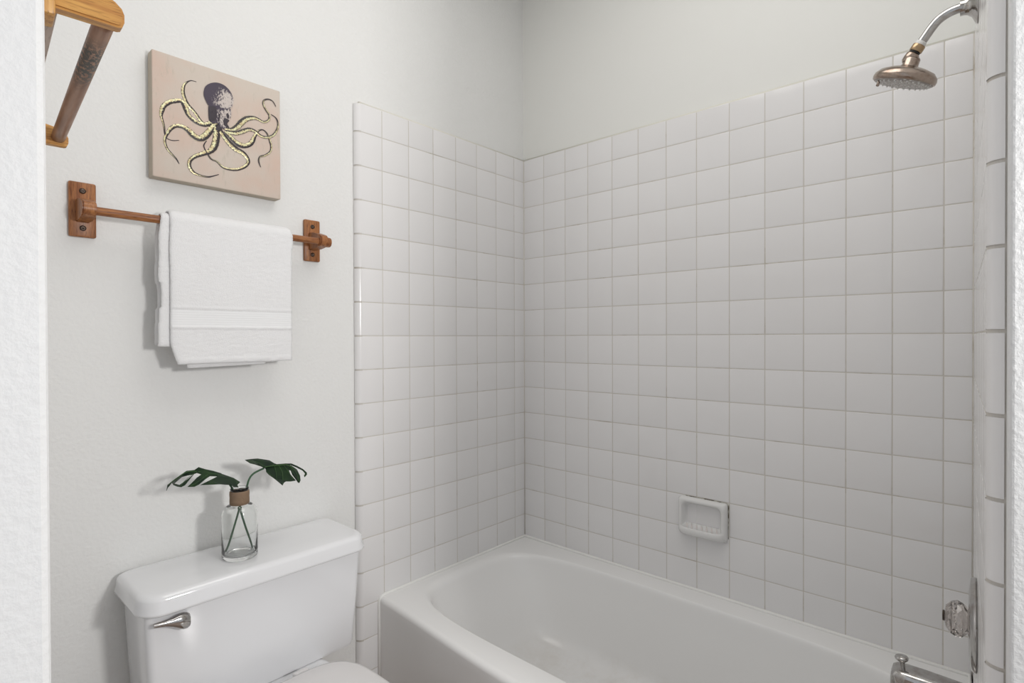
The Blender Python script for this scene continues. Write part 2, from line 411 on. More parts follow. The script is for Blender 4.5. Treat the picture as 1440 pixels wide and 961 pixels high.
bm = bmesh.new(); lathe(bm, [(.0, 0), (.03, 0), (.033, .002), (.02, .004), (0.001, .003)], 24, (-.39, -1.22, zf-.002)); keep(link('drain', bm, M_chrome, smooth=True), tub)
bm = bmesh.new(); lathe(bm, [(.0, 0), (.036, 0), (.036, .004), (.028, .009), (0.001, .010)], 24, (-.39, -1.385, .27), (0, 1, .22)); keep(link('overflow_plate', bm, M_chrome, smooth=True), tub)

# ------------------------------------------------------------------ toilet
toi = empty('toilet', 'white two-piece toilet with closed seat lid beside the bathtub', 'toilet', (-1.195, -.3, 0))
def tankring(inset, z, bow=0):
    pts = rrect(-1.4525+inset, -.926-inset, -.188+inset, -.004, .016, z, 5)
    return [p + Vector((0, -bow*(1-((p.x+1.193)/.26)**2) if p.y < -.1 else 0, 0)) for p in pts]
bm = bmesh.new()
rg = [tankring(.030, .382), tankring(.018, .386), tankring(.0145, .396), tankring(.008, .50), tankring(.002, .62), tankring(0, .665)]
loft(bm, rg); keep(link('tank', bm, M_porc, smooth=True, angle=40), toi)
def lidring(inset, z):
    x0, x1, y0, y1 = -1.468+inset, -.911-inset, -.214+inset, .014-inset*.5
    out = []
    for cx, cy, a0, rd in ((x1-.035, y1-.02, 0, (.035,.02)), (x0+.035, y1-.02, 90, (.035,.02)), (x0+.045, y0+.055, 180, (.045,.055)), (x1-.045, y0+.055, 270, (.045,.055))):
        for k in range(9):
            t = radians(a0+90*k/8); out.append(Vector((cx+rd[0]*cos(t), cy+rd[1]*sin(t), z)))
    return out
bm = bmesh.new()
rg = [lidring(.014, .660), lidring(.003, .659), lidring(0, .662), lidring(0, .666), lidring(.0035, .680)]
for k in range(1, 8):
    t = k/7*pi/2; rg.append(lidring(.0035+.016*(1-cos(t)), .686+.0165*sin(t)))
rg += [lidring(.035, .7042), lidring(.07, .7046)]
loft(bm, rg); keep(link('tank_lid', bm, M_porc, smooth=True, angle=60), toi)
# flush lever on the tank front
lev = None
bm = bmesh.new()
pts = [(-1.3705, -.199, .6275), (-1.376, -.200, .6290), (-1.384, -.2005, .6305), (-1.393, -.201, .6330), (-1.405, -.2015, .6355), (-1.42, -.202, .6385), (-1.441, -.203, .6415)]
rg = []
for (x, y, z), (hy, hz) in zip(pts, ((.007, .014), (.010, .0175), (.0115, .0185), (.0105, .016), (.008, .0105), (.006, .0065), (.0045, .0045))):
    rg.append([Vector((x, y + hy*cos(2*pi*k/20), z + hz*sin(2*pi*k/20))) for k in range(20)])
loft(bm, rg)
lathe(bm, [(.012, 0), (.012, .012)], 20, (-1.383, -.186, .6305), (0, -1, 0))
o = link('flush_lever', bm, M_chrome, smooth=True, angle=50); o['label'] = 'chrome flush lever'; keep(o, toi)
# bowl
def bowlring(cx, cy, hx, hy, z, n_=2.3, sq=0):
    out = []
    for k in range(48):
        t = 2*pi*k/48; x, y = superpt(cx, cy, hx, hy, n_, t)
        if y > cy and sq: x = cx + (x-cx)*(1+sq*((y-cy)/hy))
        out.append(Vector((x, y, z)))
    return out
XC = -1.195
bm = bmesh.new()
rg = [bowlring(XC, -.36, .11, .24, 0, 3), bowlring(XC, -.36, .11, .24, .02, 3), bowlring(XC, -.35, .095, .21, .10, 2.6), bowlring(XC, -.36, .10, .22, .20, 2.5),
      bowlring(XC, -.38, .14, .27, .28, 2.4), bowlring(XC, -.37, .165, .31, .34, 2.5), bowlring(XC, -.355, .172, .338, .366, 2.9), bowlring(XC, -.355, .172, .338, .380, 2.9), bowlring(XC, -.355, .16, .325, .3845, 2.9)]
loft(bm, rg); keep(link('bowl', bm, M_porc, smooth=True, angle=60), toi)
def seatring(ins, z):
    out = []
    x0 = -.445  # centre y
    for k in range(64):
        t = 2*pi*k/64; x, y = superpt(XC, -.455, .188-ins, .215-ins, 2.35 if sin(t) < 0 else 4.2, t)
        out.append(Vector((x, y, z)))
    return out
bm = bmesh.new(); loft(bm, [seatring(.004, .386), seatring(0, .389), seatring(0, .399), seatring(.006, .403)]); keep(link('seat', bm, M_seat, smooth=True, angle=40), toi)
bm = bmesh.new(); loft(bm, [seatring(.006, .404), seatring(.0, .407), seatring(0, .414), seatring(.004, .4195), seatring(.014, .423), seatring(.06, .426), seatring(.12, .4275)]); keep(link('seat_lid', bm, M_seat, smooth=True, angle=60), toi)
for sx_ in (-.07, .07):
    bm = bmesh.new(); box(bm, XC+sx_-.02, XC+sx_+.02, -.242, -.214, .384, .412, .005, 3); keep(link('hinge', bm, M_seat, smooth=True, angle=50), toi)

# ------------------------------------------------------------------ towel bar
tb = empty('towel_bar', 'oak towel bar on two oblong wall plates under the octopus picture', 'towel bar', (-1.24, .02, 1.545))
def plate(x0, x1):
    bm = bmesh.new(); box(bm, x0, x1, .0085, .02, 1.4825, 1.6068, .004, 2)
    pl_ = keep(link('wall_plate', bm, M_woodz, smooth=True, angle=30), tb)
    xc = (x0+x1)/2
    for z in (1.5865, 1.5025):
        bm = bmesh.new(); lathe(bm, [(.0065, 0), (.006, .002), (.003, .0028), (.0005, .001)], 14, (xc, .0087, z), (0, -1, 0))
        s_ = link('screw', bm, M_screw, smooth=True); s_.parent = pl_
    # post: rounded block reaching out to the bar
    bm = bmesh.new()
    pr = [(.012, 1.568), (-.02, 1.564), (-.040, 1.558)]
    for k in range(11):
        t = radians(70 - 160*k/10); pr.append((-.047-.0165*cos(t), 1.535+.0175*sin(t)+.003))
    pr += [(-.02, 1.517), (.012, 1.515)]
    prism(bm, pr, xc-.013, xc+.013, lambda p, x: (x, p[0], p[1]))
    es = [e_ for e_ in bm.edges if abs(e_.verts[0].co.x-e_.verts[1].co.x) < 1e-5]
    bmesh.ops.bevel(bm, geom=es, offset=.0025, segments=2, affect='EDGES')
    keep(link('post', bm, M_woodz, smooth=True, angle=40), tb)
plate(-1.5425, -1.4918); plate(-.988, -.9378)
bm = bmesh.new(); lathe(bm, [(.004, -.298), (.0085, -.296), (.0095, -.292), (.0095, .268)], 20, (-1.232, -.047, 1.535), (1, 0, 0))
keep(link('rod', bm, M_woodx, smooth=True, angle=60), tb)
bm = bmesh.new(); lathe(bm, [(.010, 0), (.0142, .0008), (.0145, .002), (.0145, .018), (.0138, .0215), (.010, .0235), (.001, .024)], 28, (-.9605, -.047, 1.535), (1, 0, 0))
keep(link('rod_knob', bm, M_woodz, smooth=True, angle=50), tb)

# ------------------------------------------------------------------ towel
tw = empty('towel', 'white terry bath towel folded over the oak towel bar', 'towel', (-1.22, -.047, 1.19))
YB, ZB = -.047, 1.535
def sheet_path(rad, zf_, zb_, yf_, yb_):
    pts = []
    nF = 110
    for k in range(nF):
        t = k/nF; z = zf_ + (ZB-zf_)*t; y = yf_ + (YB-rad-yf_)*(t**.6 if t > 0 else 0); pts.append((y, z))
    for k in range(17):
        t = pi*k/16; pts.append((YB-rad*cos(t), ZB+rad*sin(t)))
    nB = 60
    for k in range(1, nB+1):
        t = k/nB; z = ZB+(zb_-ZB)*t; y = YB+rad+(yb_-YB-rad)*t**.7; pts.append((y, z))
    return pts
def sheet(rad, zf_, zb_, yf_, yb_, xl, xr, th, bands, seed, fuzz=.0014):
    bm = bmesh.new(); path = sheet_path(rad, zf_, zb_, yf_, yb_); n_ = len(path); NX = 56
    rings = []
    for i, (y, z) in enumerate(path):
        a_, b_ = path[max(i-1,0)], path[min(i+1,n_-1)]
        ty, tz = b_[0]-a_[0], b_[1]-a_[1]; l_ = math.hypot(ty, tz); ny, nz = -tz/l_, ty/l_     # outward normal
        front = i < 118
        hh = th/2; e_ = min(i, n_-1-i)
        hh *= (.45, .75, .92, 1)[min(e_, 3)]
        rid = 0
        if front:
            for z0, z1, dz in bands:
                if z0 < z < z1: hh += dz
        x0, x1 = xl(z, front), xr(z, front)
        ring = []
        for side in (0, 1):
            for k in range(NX+1):
                t = k/NX if side == 0 else 1-k/NX
                x = x0+(x1-x0)*t
                if k in (0, NX):
                    off = 0 if False else hh*.25*(1 if side == 0 else -1)
                elif k in (1, NX-1): off = hh*.78*(1 if side == 0 else -1)
                else: off = hh*(1 if side == 0 else -1)
                wv = .0018*noise.noise(Vector((x*9, z*5+seed, front*3.0))) + (.0022*noise.noise(Vector((x*25, z*14, seed)))*(.4+.6*(1-min(1, max(0, (ZB-z)/.3)))))*.5
                fz = (fuzz if not (front and 1.2835 < z < 1.3225) else fuzz*.2)*noise.noise(Vector((x*380, z*380, y*380+seed+side*9)))
                ring.append(Vector((x + fz*.8, y + ny*(off+fz) - wv*abs(ny), z + nz*(off+fz) + .0016*noise.noise(Vector((x*14, seed*1.7, front*5))) * (1 if e_ < 12 else 0))))
        rings.append(ring)
    loft(bm, rings)
    return bm
def XL(z, fr):
    if not fr: return -1.366
    b_ = -1.3655 + .004*noise.noise(Vector((z*12, 3, 1)))*.6
    if z < 1.238: b_ += .0135*((1.238-z)/.045)**1.2
    return b_
def XR(z, fr): return -1.0665 + (.003 if fr and z > 1.50 else 0) - .006*max(0, (z-1.53)/.03)
bands = [(1.279, 1.326, -.0006), (1.277, 1.2835, .0022), (1.189, 1.204, .0012), (1.3225, 1.328, .0012)]
bm = sheet(.0225, 1.190, 1.24, -.0665, -.022, XL, XR, .0085, bands, 1.0)
bmesh.ops.recalc_face_normals(bm, faces=bm.faces)
inb = lambda f_: 1.2835 < f_.calc_center_median().z < 1.3225 and f_.calc_center_median().y < -.0665
b2 = bm.copy(); bmesh.ops.delete(b2, geom=[f_ for f_ in b2.faces if not inb(f_)], context='FACES')
bmesh.ops.delete(bm, geom=[f_ for f_ in bm.faces if inb(f_)], context='FACES')
keep(link('outer_fold', bm, M_towel, smooth=True), tw); keep(link('woven_band', b2, M_band, smooth=True), tw)
def XL2(z, fr):
    b_ = -1.3865 - .002*noise.noise(Vector((z*16, 9, 1)))
    if 1.325 < z < 1.385: b_ += .004
    if z < 1.29: b_ -= .0015
    if z > 1.5: b_ += .006*(z-1.5)/.05
    return b_
bm = sheet(.0135, 1.2325, 1.236, -.0565, -.031, XL2, lambda z, fr: -1.078, .0088, [], 5.0)
keep(link('inner_fold', bm, M_towel, smooth=True), tw)
bm = bmesh.new()
rg = []
for k in range(30):
    t = k/29; x = -1.3275 + (.19)*t; zb = 1.1785 + .0045*t
    hh = .0035*(1 if 0 < k < 29 else .4)
    rg.append([Vector((x, -.0585-hh, 1.235)), Vector((x, -.0590-hh, 1.200)), Vector((x, -.0595-hh, zb+.002)), Vector((x, -.0595, zb)), Vector((x, -.0595+hh, zb+.002)), Vector((x, -.0585+hh, 1.235))])
loft(bm, rg); keep(link('hem_corner', bm, M_towel, smooth=True), tw)

# ------------------------------------------------------------------ picture
pic = empty('octopus_picture', 'square canvas picture of a black and gold octopus above the towel bar', 'picture', (-1.229, .02, 1.645))
bm = bmesh.new(); 
PX0, PX1, PZ0, PZ1 = -1.3855, -1.0705, 1.6445, 1.9505
box(bm, PX0, PX1, -.015, .0185, PZ0, PZ1, .003, 3)
o = link('canvas', bm, [M_canvas, M_canvas_edge], smooth=True, angle=40)
for p in o.data.polygons:
    if p.normal.y > -.7: p.material_index = 1
keep(o, pic)
DATA = {"T": [[[-1.2874, 1.9036, 0.00152], [-1.3003, 1.9022, 0.00245], [-1.3112, 1.8926, 0.00468], [-1.3166, 1.8819, 0.00746], [-1.318, 1.8667, 0.00932], [-1.3135, 1.8505, 0.00935], [-1.3062, 1.8379, 0.00938], [-1.2968, 1.8304, 0.00754], [-1.2873, 1.8198, 0.00758], [-1.2791, 1.8087, 0.00762], [-1.2694, 1.8024, 0.00574]], [[-1.2438, 1.8143, 0.01164], [-1.2538, 1.8084, 0.01158], [-1.268, 1.8005, 0.0115], [-1.2819, 1.7996, 0.01141], [-1.2956, 1.8047, 0.01133], [-1.3064, 1.8142, 0.01126], [-1.3117, 1.8259, 0.0131], [-1.3156, 1.838, 0.01494], [-1.3235, 1.8436, 0.01115], [-1.3354, 1.8399, 0.01108], [-1.3484, 1.8329, 0.01101], [-1.36, 1.8206, 0.01094], [-1.3645, 1.8085, 0.01091], [-1.3665, 1.7949, 0.00727], [-1.3634, 1.7829, 0.00546], [-1.3603, 1.7694, 0.00456], [-1.3586, 1.7511, 0.00329], [-1.3542, 1.7429, 0.00238], [-1.3465, 1.7406, 0.00221], [-1.3387, 1.7412, 0.00221], [-1.3282, 1.7449, 0.00148]], [[-1.2363, 1.8131, 0.00974], [-1.2428, 1.8078, 0.01164], [-1.2542, 1.7908, 0.01544], [-1.267, 1.7719, 0.01726], [-1.2797, 1.7618, 0.01523], [-1.2936, 1.764, 0.01701], [-1.3057, 1.7741, 0.01502], [-1.3192, 1.7804, 0.01119], [-1.334, 1.7787, 0.00925], [-1.3458, 1.7688, 0.00919], [-1.3553, 1.7508, 0.00731], [-1.3593, 1.7359, 0.00638], [-1.3541, 1.7177, 0.00549], [-1.3419, 1.7044, 0.00461], [-1.3339, 1.6965, 0.0037], [-1.3281, 1.6863, 0.00149]], [[-1.2396, 1.8018, 0.0175], [-1.2406, 1.7756, 0.01749], [-1.2456, 1.7518, 0.01745], [-1.2562, 1.7354, 0.0135], [-1.2721, 1.7255, 0.01147], [-1.2924, 1.713, 0.00946], [-1.3032, 1.7004, 0.0094], [-1.3051, 1.6866, 0.0094], [-1.2973, 1.6732, 0.00849], [-1.2819, 1.6682, 0.00495], [-1.2599, 1.6686, 0.00385], [-1.2356, 1.6799, 0.00156]], [[-1.2648, 1.7598, 0.00192], [-1.2712, 1.747, 0.00287], [-1.2681, 1.7359, 0.00287], [-1.2623, 1.7267, 0.00385], [-1.2538, 1.7159, 0.00425], [-1.2403, 1.7126, 0.00467], [-1.2268, 1.702, 0.00548], [-1.2116, 1.6996, 0.00671], [-1.1904, 1.7031, 0.00758], [-1.1716, 1.7137, 0.00805], [-1.1606, 1.7275, 0.00891], [-1.162, 1.7392, 0.01011], [-1.1743, 1.7511, 0.01206], [-1.1914, 1.7565, 0.01395], [-1.2069, 1.7666, 0.01384], [-1.2193, 1.7794, 0.01179], [-1.2302, 1.7939, 0.01172]], [[-1.2206, 1.7951, 0.00982], [-1.2068, 1.7857, 0.01186], [-1.1927, 1.7747, 0.01394], [-1.1799, 1.7706, 0.01403], [-1.1654, 1.7728, 0.01211], [-1.1513, 1.7846, 0.01219], [-1.1423, 1.8044, 0.00919], [-1.1339, 1.8203, 0.00512], [-1.1202, 1.8279, 0.0033], [-1.108, 1.8197, 0.00415], [-1.1011, 1.803, 0.00625], [-1.0973, 1.787, 0.00585], [-1.1005, 1.7723, 0.00542], [-1.1146, 1.7589, 0.00538], [-1.1283, 1.7517, 0.00452], [-1.1322, 1.7386, 0.00411], [-1.127, 1.7231, 0.00165]], [[-1.2234, 1.8062, 0.0098], [-1.2056, 1.8049, 0.00989], [-1.1889, 1.8173, 0.01396], [-1.1781, 1.8315, 0.01604], [-1.1641, 1.8459, 0.01414], [-1.1451, 1.8538, 0.0102], [-1.1323, 1.8534, 0.00718], [-1.1178, 1.8503, 0.0062], [-1.1046, 1.859, 0.00624], [-1.102, 1.8729, 0.00583], [-1.111, 1.885, 0.00539], [-1.1183, 1.8975, 0.00537], [-1.1174, 1.9092, 0.00455], [-1.1058, 1.9169, 0.00332], [-1.0926, 1.9154, 0.00272], [-1.0834, 1.9033, 0.00168]], [[-1.219, 1.7965, 0.00982], [-1.1921, 1.7999, 0.01195], [-1.1736, 1.8097, 0.01206], [-1.158, 1.8188, 0.01013], [-1.1422, 1.8183, 0.00817], [-1.1262, 1.8097, 0.007], [-1.1099, 1.81, 0.00664], [-1.0932, 1.8193, 0.00753], [-1.0813, 1.8375, 0.00673], [-1.0778, 1.8551, 0.00463], [-1.0828, 1.8703, 0.00336], [-1.0978, 1.8775, 0.00167]]], "mantle": [[-1.2711, 1.8831], [-1.2668, 1.8982], [-1.2548, 1.9104], [-1.2386, 1.9176], [-1.2222, 1.9169], [-1.2089, 1.9087], [-1.1996, 1.8941], [-1.1982, 1.8769], [-1.2059, 1.8604], [-1.2226, 1.8536], [-1.239, 1.8535], [-1.2504, 1.8512], [-1.26, 1.8525], [-1.2655, 1.8611], [-1.2706, 1.8731]], "head": [[-1.26, 1.8508], [-1.2407, 1.8537], [-1.2226, 1.8545], [-1.2059, 1.8587], [-1.204, 1.8452], [-1.2078, 1.83], [-1.2146, 1.8175], [-1.2096, 1.8101], [-1.2214, 1.8025], [-1.2296, 1.8028], [-1.2377, 1.8118], [-1.2475, 1.809], [-1.2579, 1.8138], [-1.2601, 1.832]], "hdark": [[[-1.26, 1.8491], [-1.2423, 1.8528], [-1.24, 1.831], [-1.2442, 1.8177], [-1.2563, 1.8143], [-1.2593, 1.8288]], [[-1.2212, 1.8314], [-1.2095, 1.8277], [-1.2146, 1.8175], [-1.2097, 1.8084], [-1.2213, 1.8104], [-1.2245, 1.8217]], [[-1.2377, 1.8092], [-1.2264, 1.7968], [-1.2427, 1.794]], [[-1.2359, 1.8357], [-1.231, 1.8389], [-1.2344, 1.8188], [-1.2369, 1.8181]]], "eyes": [[[-1.2577, 1.8396], [-1.2549, 1.8447], [-1.2512, 1.8432], [-1.2505, 1.8366], [-1.2545, 1.8302]], [[-1.2169, 1.8413], [-1.2136, 1.8458], [-1.2099, 1.8399], [-1.2112, 1.8316], [-1.2153, 1.8331]]], "L": [[[-1.3893, -0.112, 0.902], [-1.3883, -0.117, 0.9166], [-1.38, -0.117, 0.9203], [-1.3847, -0.127, 0.919], [-1.3883, -0.117, 0.9093]], [[-1.3786, -0.112, 0.9191], [-1.3623, -0.112, 0.9314], [-1.3477, -0.112, 0.9402], [-1.3303, -0.112, 0.9391], [-1.3287, -0.122, 0.9336], [-1.3377, -0.127, 0.9327], [-1.352, -0.1295, 0.9331], [-1.3636, -0.132, 0.9323], [-1.3821, -0.142, 0.9224], [-1.3746, -0.152, 0.9194], [-1.3548, -0.142, 0.927], [-1.3377, -0.127, 0.9327], [-1.3344, -0.1245, 0.9337], [-1.3643, -0.157, 0.9182], [-1.3741, -0.162, 0.9165], [-1.3807, -0.157, 0.9183], [-1.3859, -0.147, 0.9214]], [[-1.3303, -0.112, 0.9391], [-1.3215, -0.112, 0.9444], [-1.3075, -0.112, 0.9371], [-1.2894, -0.112, 0.9296], [-1.2696, -0.112, 0.9196], [-1.2835, -0.1245, 0.9172], [-1.3013, -0.127, 0.9217], [-1.3137, -0.137, 0.9195], [-1.3354, -0.157, 0.9137], [-1.3468, -0.162, 0.9116], [-1.3612, -0.162, 0.9145], [-1.3508, -0.152, 0.9172], [-1.3336, -0.137, 0.9261], [-1.3203, -0.127, 0.9294], [-1.3287, -0.122, 0.9336]], [[-1.2803, -0.112, 0.9244], [-1.2603, -0.112, 0.9135], [-1.2412, -0.112, 0.9027], [-1.226, -0.112, 0.8896], [-1.2389, -0.127, 0.8876], [-1.2401, -0.137, 0.8839], [-1.2529, -0.142, 0.8881], [-1.2564, -0.137, 0.8929], [-1.2902, -0.157, 0.9053], [-1.3346, -0.162, 0.9131], [-1.3163, -0.152, 0.9158], [-1.2844, -0.127, 0.9178]]], "R": [[[-1.2137, -0.112, 0.9438], [-1.1942, -0.102, 0.9411], [-1.1762, -0.097, 0.9387], [-1.1628, -0.097, 0.9345], [-1.1451, -0.097, 0.9287], [-1.1359, -0.107, 0.9204], [-1.1327, -0.112, 0.9186], [-1.1406, -0.117, 0.9152], [-1.1569, -0.117, 0.9168], [-1.1675, -0.1195, 0.915], [-1.1767, -0.1195, 0.922], [-1.1831, -0.122, 0.9282], [-1.1922, -0.122, 0.9298], [-1.2051, -0.122, 0.9353], [-1.2094, -0.117, 0.9392]], [[-1.1655, -0.112, 0.9162], [-1.152, -0.112, 0.9165], [-1.1355, -0.112, 0.919], [-1.1074, -0.112, 0.9163], [-1.0941, -0.117, 0.9084], [-1.0821, -0.122, 0.8973], [-1.0836, -0.142, 0.884], [-1.0873, -0.152, 0.874], [-1.0953, -0.162, 0.8704], [-1.0995, -0.162, 0.8726], [-1.0974, -0.152, 0.8746], [-1.1026, -0.137, 0.8896], [-1.1019, -0.127, 0.8989], [-1.1069, -0.127, 0.9005], [-1.1069, -0.137, 0.8904], [-1.1002, -0.152, 0.8758], [-1.1168, -0.157, 0.8779], [-1.1293, -0.157, 0.8803], [-1.136, -0.1595, 0.8781], [-1.1406, -0.162, 0.8728], [-1.1457, -0.157, 0.8796], [-1.1545, -0.147, 0.8903], [-1.1647, -0.137, 0.9012], [-1.1668, -0.127, 0.9067], [-1.1637, -0.117, 0.9126]], [[-1.1102, -0.112, 0.9167], [-1.0906, -0.107, 0.9126], [-1.0746, -0.107, 0.9035], [-1.0594, -0.112, 0.8923], [-1.0515, -0.117, 0.8824], [-1.0521, -0.1195, 0.8772], [-1.0602, -0.122, 0.8721], [-1.0617, -0.122, 0.8766], [-1.0573, -0.1195, 0.881], [-1.0622, -0.1145, 0.8896], [-1.0786, -0.112, 0.9007], [-1.0945, -0.112, 0.9103], [-1.1103, -0.112, 0.913]]], "stemL": [[-1.2534, -0.114, 0.8926], [-1.2451, -0.114, 0.8768], [-1.2351, -0.114, 0.8533], [-1.2284, -0.114, 0.8285], [-1.2149, -0.114, 0.7767], [-1.2028, -0.114, 0.7373], [-1.1941, -0.114, 0.7093]], "stemR": [[-1.1664, -0.112, 0.9138], [-1.1919, -0.112, 0.9055], [-1.2044, -0.112, 0.8915], [-1.2116, -0.112, 0.8658], [-1.2221, -0.116, 0.8454], [-1.2292, -0.116, 0.8273], [-1.2449, -0.116, 0.776], [-1.2553, -0.116, 0.7434], [-1.2637, -0.116, 0.7247]], "ribL": [[[-1.2506, -0.1185, 0.8985], [-1.2721, -0.1185, 0.9161], [-1.2999, -0.1195, 0.9271], [-1.3275, -0.1185, 0.9362], [-1.3497, -0.1185, 0.9389], [-1.3715, -0.1185, 0.9276], [-1.3878, -0.1175, 0.9159]], [[-1.276, -0.1185, 0.9176], [-1.2964, -0.1385, 0.9137], [-1.3261, -0.1585, 0.9128]], [[-1.303, -0.121, 0.9266], [-1.3325, -0.1485, 0.9197], [-1.3537, -0.161, 0.9148]], [[-1.3333, -0.121, 0.9349], [-1.3576, -0.1435, 0.9278], [-1.3742, -0.1585, 0.9191]]], "ribR": [[[-1.1683, -0.1185, 0.9177], [-1.1522, -0.1185, 0.9182], [-1.1302, -0.1185, 0.9164], [-1.1096, -0.1195, 0.914], [-1.093, -0.1235, 0.9037]], [[-1.1302, -0.1185, 0.9157], [-1.13, -0.1385, 0.9017], [-1.1355, -0.1535, 0.8837], [-1.141, -0.1635, 0.8758]], [[-1.1412, -0.1185, 0.9156], [-1.1441, -0.1335, 0.9035], [-1.1498, -0.1485, 0.891]], [[-1.1162, -0.1185, 0.9132], [-1.1122, -0.1335, 0.9004], [-1.1092, -0.156, 0.8817]], [[-1.1683, -0.1185, 0.9204], [-1.1841, -0.1185, 0.9332], [-1.2075, -0.1185, 0.9424]], [[-1.102, -0.1185, 0.91], [-1.0921, -0.136, 0.8944], [-1.0949, -0.1585, 0.8766]]]}
def ribbon(pts, name, lift, idx):
    P = [Vector((a_, b_, w_)) for a_, b_, w_ in pts]; sp_ = smooth_path(P, 7)
    bm = bmesh.new(); rows_ = []
    n_ = len(sp_)
    for i, p in enumerate(sp_):
        a_, b_ = sp_[max(i-1,0)], sp_[min(i+1,n_-1)]
        t = Vector((b_.x-a_.x, b_.y-a_.y)); t = t.normalized() if t.length > 1e-9 else Vector((1,0)); nn = Vector((-t.y, t.x))
        w_ = max(p.z, .0006)/2; jit = 1+.10*noise.noise(Vector((i*.9, idx*3.1, 0)))
        row = []
        for k, (o_, h_) in enumerate(((-1, 0), (-.9, .0003), (-.45, .0006), (0, .0007), (.45, .0006), (.9, .0003), (1, 0))):
            q = Vector((p.x, p.y)) + nn*w_*o_*jit
            row.append(bm.verts.new((q.x, -.01505-lift-h_, q.y)))
        rows_.append((row, p.z))
    for (a_, _), (b_, _) in zip(rows_, rows_[1:]):
        for k in range(6): bm.faces.new((a_[k], a_[k+1], b_[k+1], b_[k]))
    me_ = link(name, bm, M_tent, smooth=True)
    at = me_.data.attributes.new('tent', 'FLOAT_VECTOR', 'POINT')
    v_ = []
    for row, w_ in rows_:
        for k in range(7): v_ += [SIDE[idx] and 1-k/6 or k/6 if True else 0, min(1, w_/.011), 0]
    at.data.foreach_set('vector', v_)
    return keep(me_, pic)
SIDE = [1, 1, 1, 1, 0, 0, 1, 1]
SIDE = [bool(v_) for v_ in SIDE]
for i, t_ in enumerate(DATA['T']):
    ribbon(t_, 'tentacle', .0002*i, i)
def flat(poly, name, m_, lift, dens=None):
    bm = bmesh.new(); P = [Vector((a_, b_, 0)) for a_, b_ in poly]
    sp_ = smooth_path(P + [P[0]], 4)[:-1]
    cx = sum(p.x for p in sp_)/len(sp_); cz = sum(p.y for p in sp_)/len(sp_)
    L_ = []
    for k in (1, .94, .8, .6, .4, .2): L_.append([bm.verts.new((cx+(p.x-cx)*k, -.0152-lift-.0006*(1-k*k), cz+(p.y-cz)*k)) for p in sp_])
    for a_, b_ in zip(L_, L_[1:]):
        n_ = len(a_)
        for i in range(n_): bm.faces.new((a_[i], a_[(i+1)%n_], b_[(i+1)%n_], b_[i]))
    bm.faces.new(L_[-1])
    if dens:
        vals = [dens((v_.co.x-cx), (v_.co.z-cz), k_) for k_, row in zip((1, .94, .8, .6, .4, .2), L_) for v_ in row]
    o = link(name, bm, m_, smooth=True)
    if dens:
        at = o.data.attributes.new('dens', 'FLOAT', 'POINT'); at.data.foreach_set('value', vals)
    return keep(o, pic)
flat(DATA['mantle'], 'mantle', M_mantle, .0018, lambda x, z, k: .46 - 9*x + (.26 if k > .9 else (.08 if k > .7 else 0)) + 4*z)
flat(DATA['head'], 'head', M_mantle, .0019, lambda x, z, k: .40 + (.16 if k > .9 else 0) - 7*x)
for q in DATA['hdark']: flat(q, 'ink_mark', M_ink, .0028)
for q in DATA['eyes']: flat(q, 'eye', M_ink, .0032)

# ------------------------------------------------------------------ vase
VX, VY, VZ = -1.2295, -.1165, .7046
vase = empty('glass_vase', 'clear glass bottle vase with a twine wrapped neck on the toilet tank lid', 'vase', (VX, VY, VZ))
bm = bmesh.new()
out_ = [(.038, 0), (.0406, .003), (.0412, .008), (.0412, .106)]
for k in range(1, 9):
    t = k/8*pi/2; out_.append((.0210+.0202*cos(t)**.9, .106+.0245*sin(t)))
out_ += [(.0205, .136), (.0205, .168), (.0215, .170), (.0205, .1725)]
inn = [(.0180, .1725), (.0178, .137), (.0195, .128), (.030, .124), (.0365, .115), (.0388, .104), (.0388, .016), (.036, .0095), (.020, .0085), (.001, .0083)]
prof = [(.001, .0012), (.03, .0012)] + out_ + inn
lathe(bm, prof, 48, (0,0,0.0004), cap0=True, cap1=True)
o = link('bottle', bm, M_glass, smooth=True); o.parent = vase
bm = bmesh.new(); lathe(bm, [(.0207, .132), (.0226, .134), (.0228, .142), (.0224, .150), (.0229, .158), (.0226, .1645), (.0207, .166)], 36, cap0=False, cap1=False)
o = link('twine_wrap', bm, M_twine, smooth=True); o.parent = vase; o['label'] = 'brown jute twine wrapped around the neck'
def leafobj(loops, stem, name, label, rads, ribs):
    top = empty(name, label, 'leaf', (VX, VY, VZ+.01))
    bm = bmesh.new()
    for lp in loops:
        vs = [bm.verts.new(Vector(p)) for p in lp]
        f_ = bm.faces.new(vs)
        bmesh.ops.triangulate(bm, faces=[f_], ngon_method='EAR_CLIP')
    o = link('leaf_blade', bm, M_leaf); md = o.modifiers.new('s', 'SOLIDIFY'); md.thickness = .0009; md.offset = 0
    keep(o, top)
    bm = bmesh.new()
    for i_, rb in enumerate(ribs): tube(bm, smooth_path(rb, 4), .0011 if i_ == 0 else .0005, 6)
    keep(link('midrib', bm, M_rib, smooth=True), top)
    bm = bmesh.new(); tube(bm, smooth_path(stem, 5), rads, 10); keep(link('stem', bm, M_stem, smooth=True), top)
    return top
leafobj(DATA['L'], DATA['stemL'], 'monstera_leaf', 'dark green split leaf reaching left out of the glass vase', .0024, DATA['ribL'])
leafobj(DATA['R'], DATA['stemR'], 'monstera_leaf', 'dark green drooping leaf arching right out of the glass vase', .0024, DATA['ribR'])

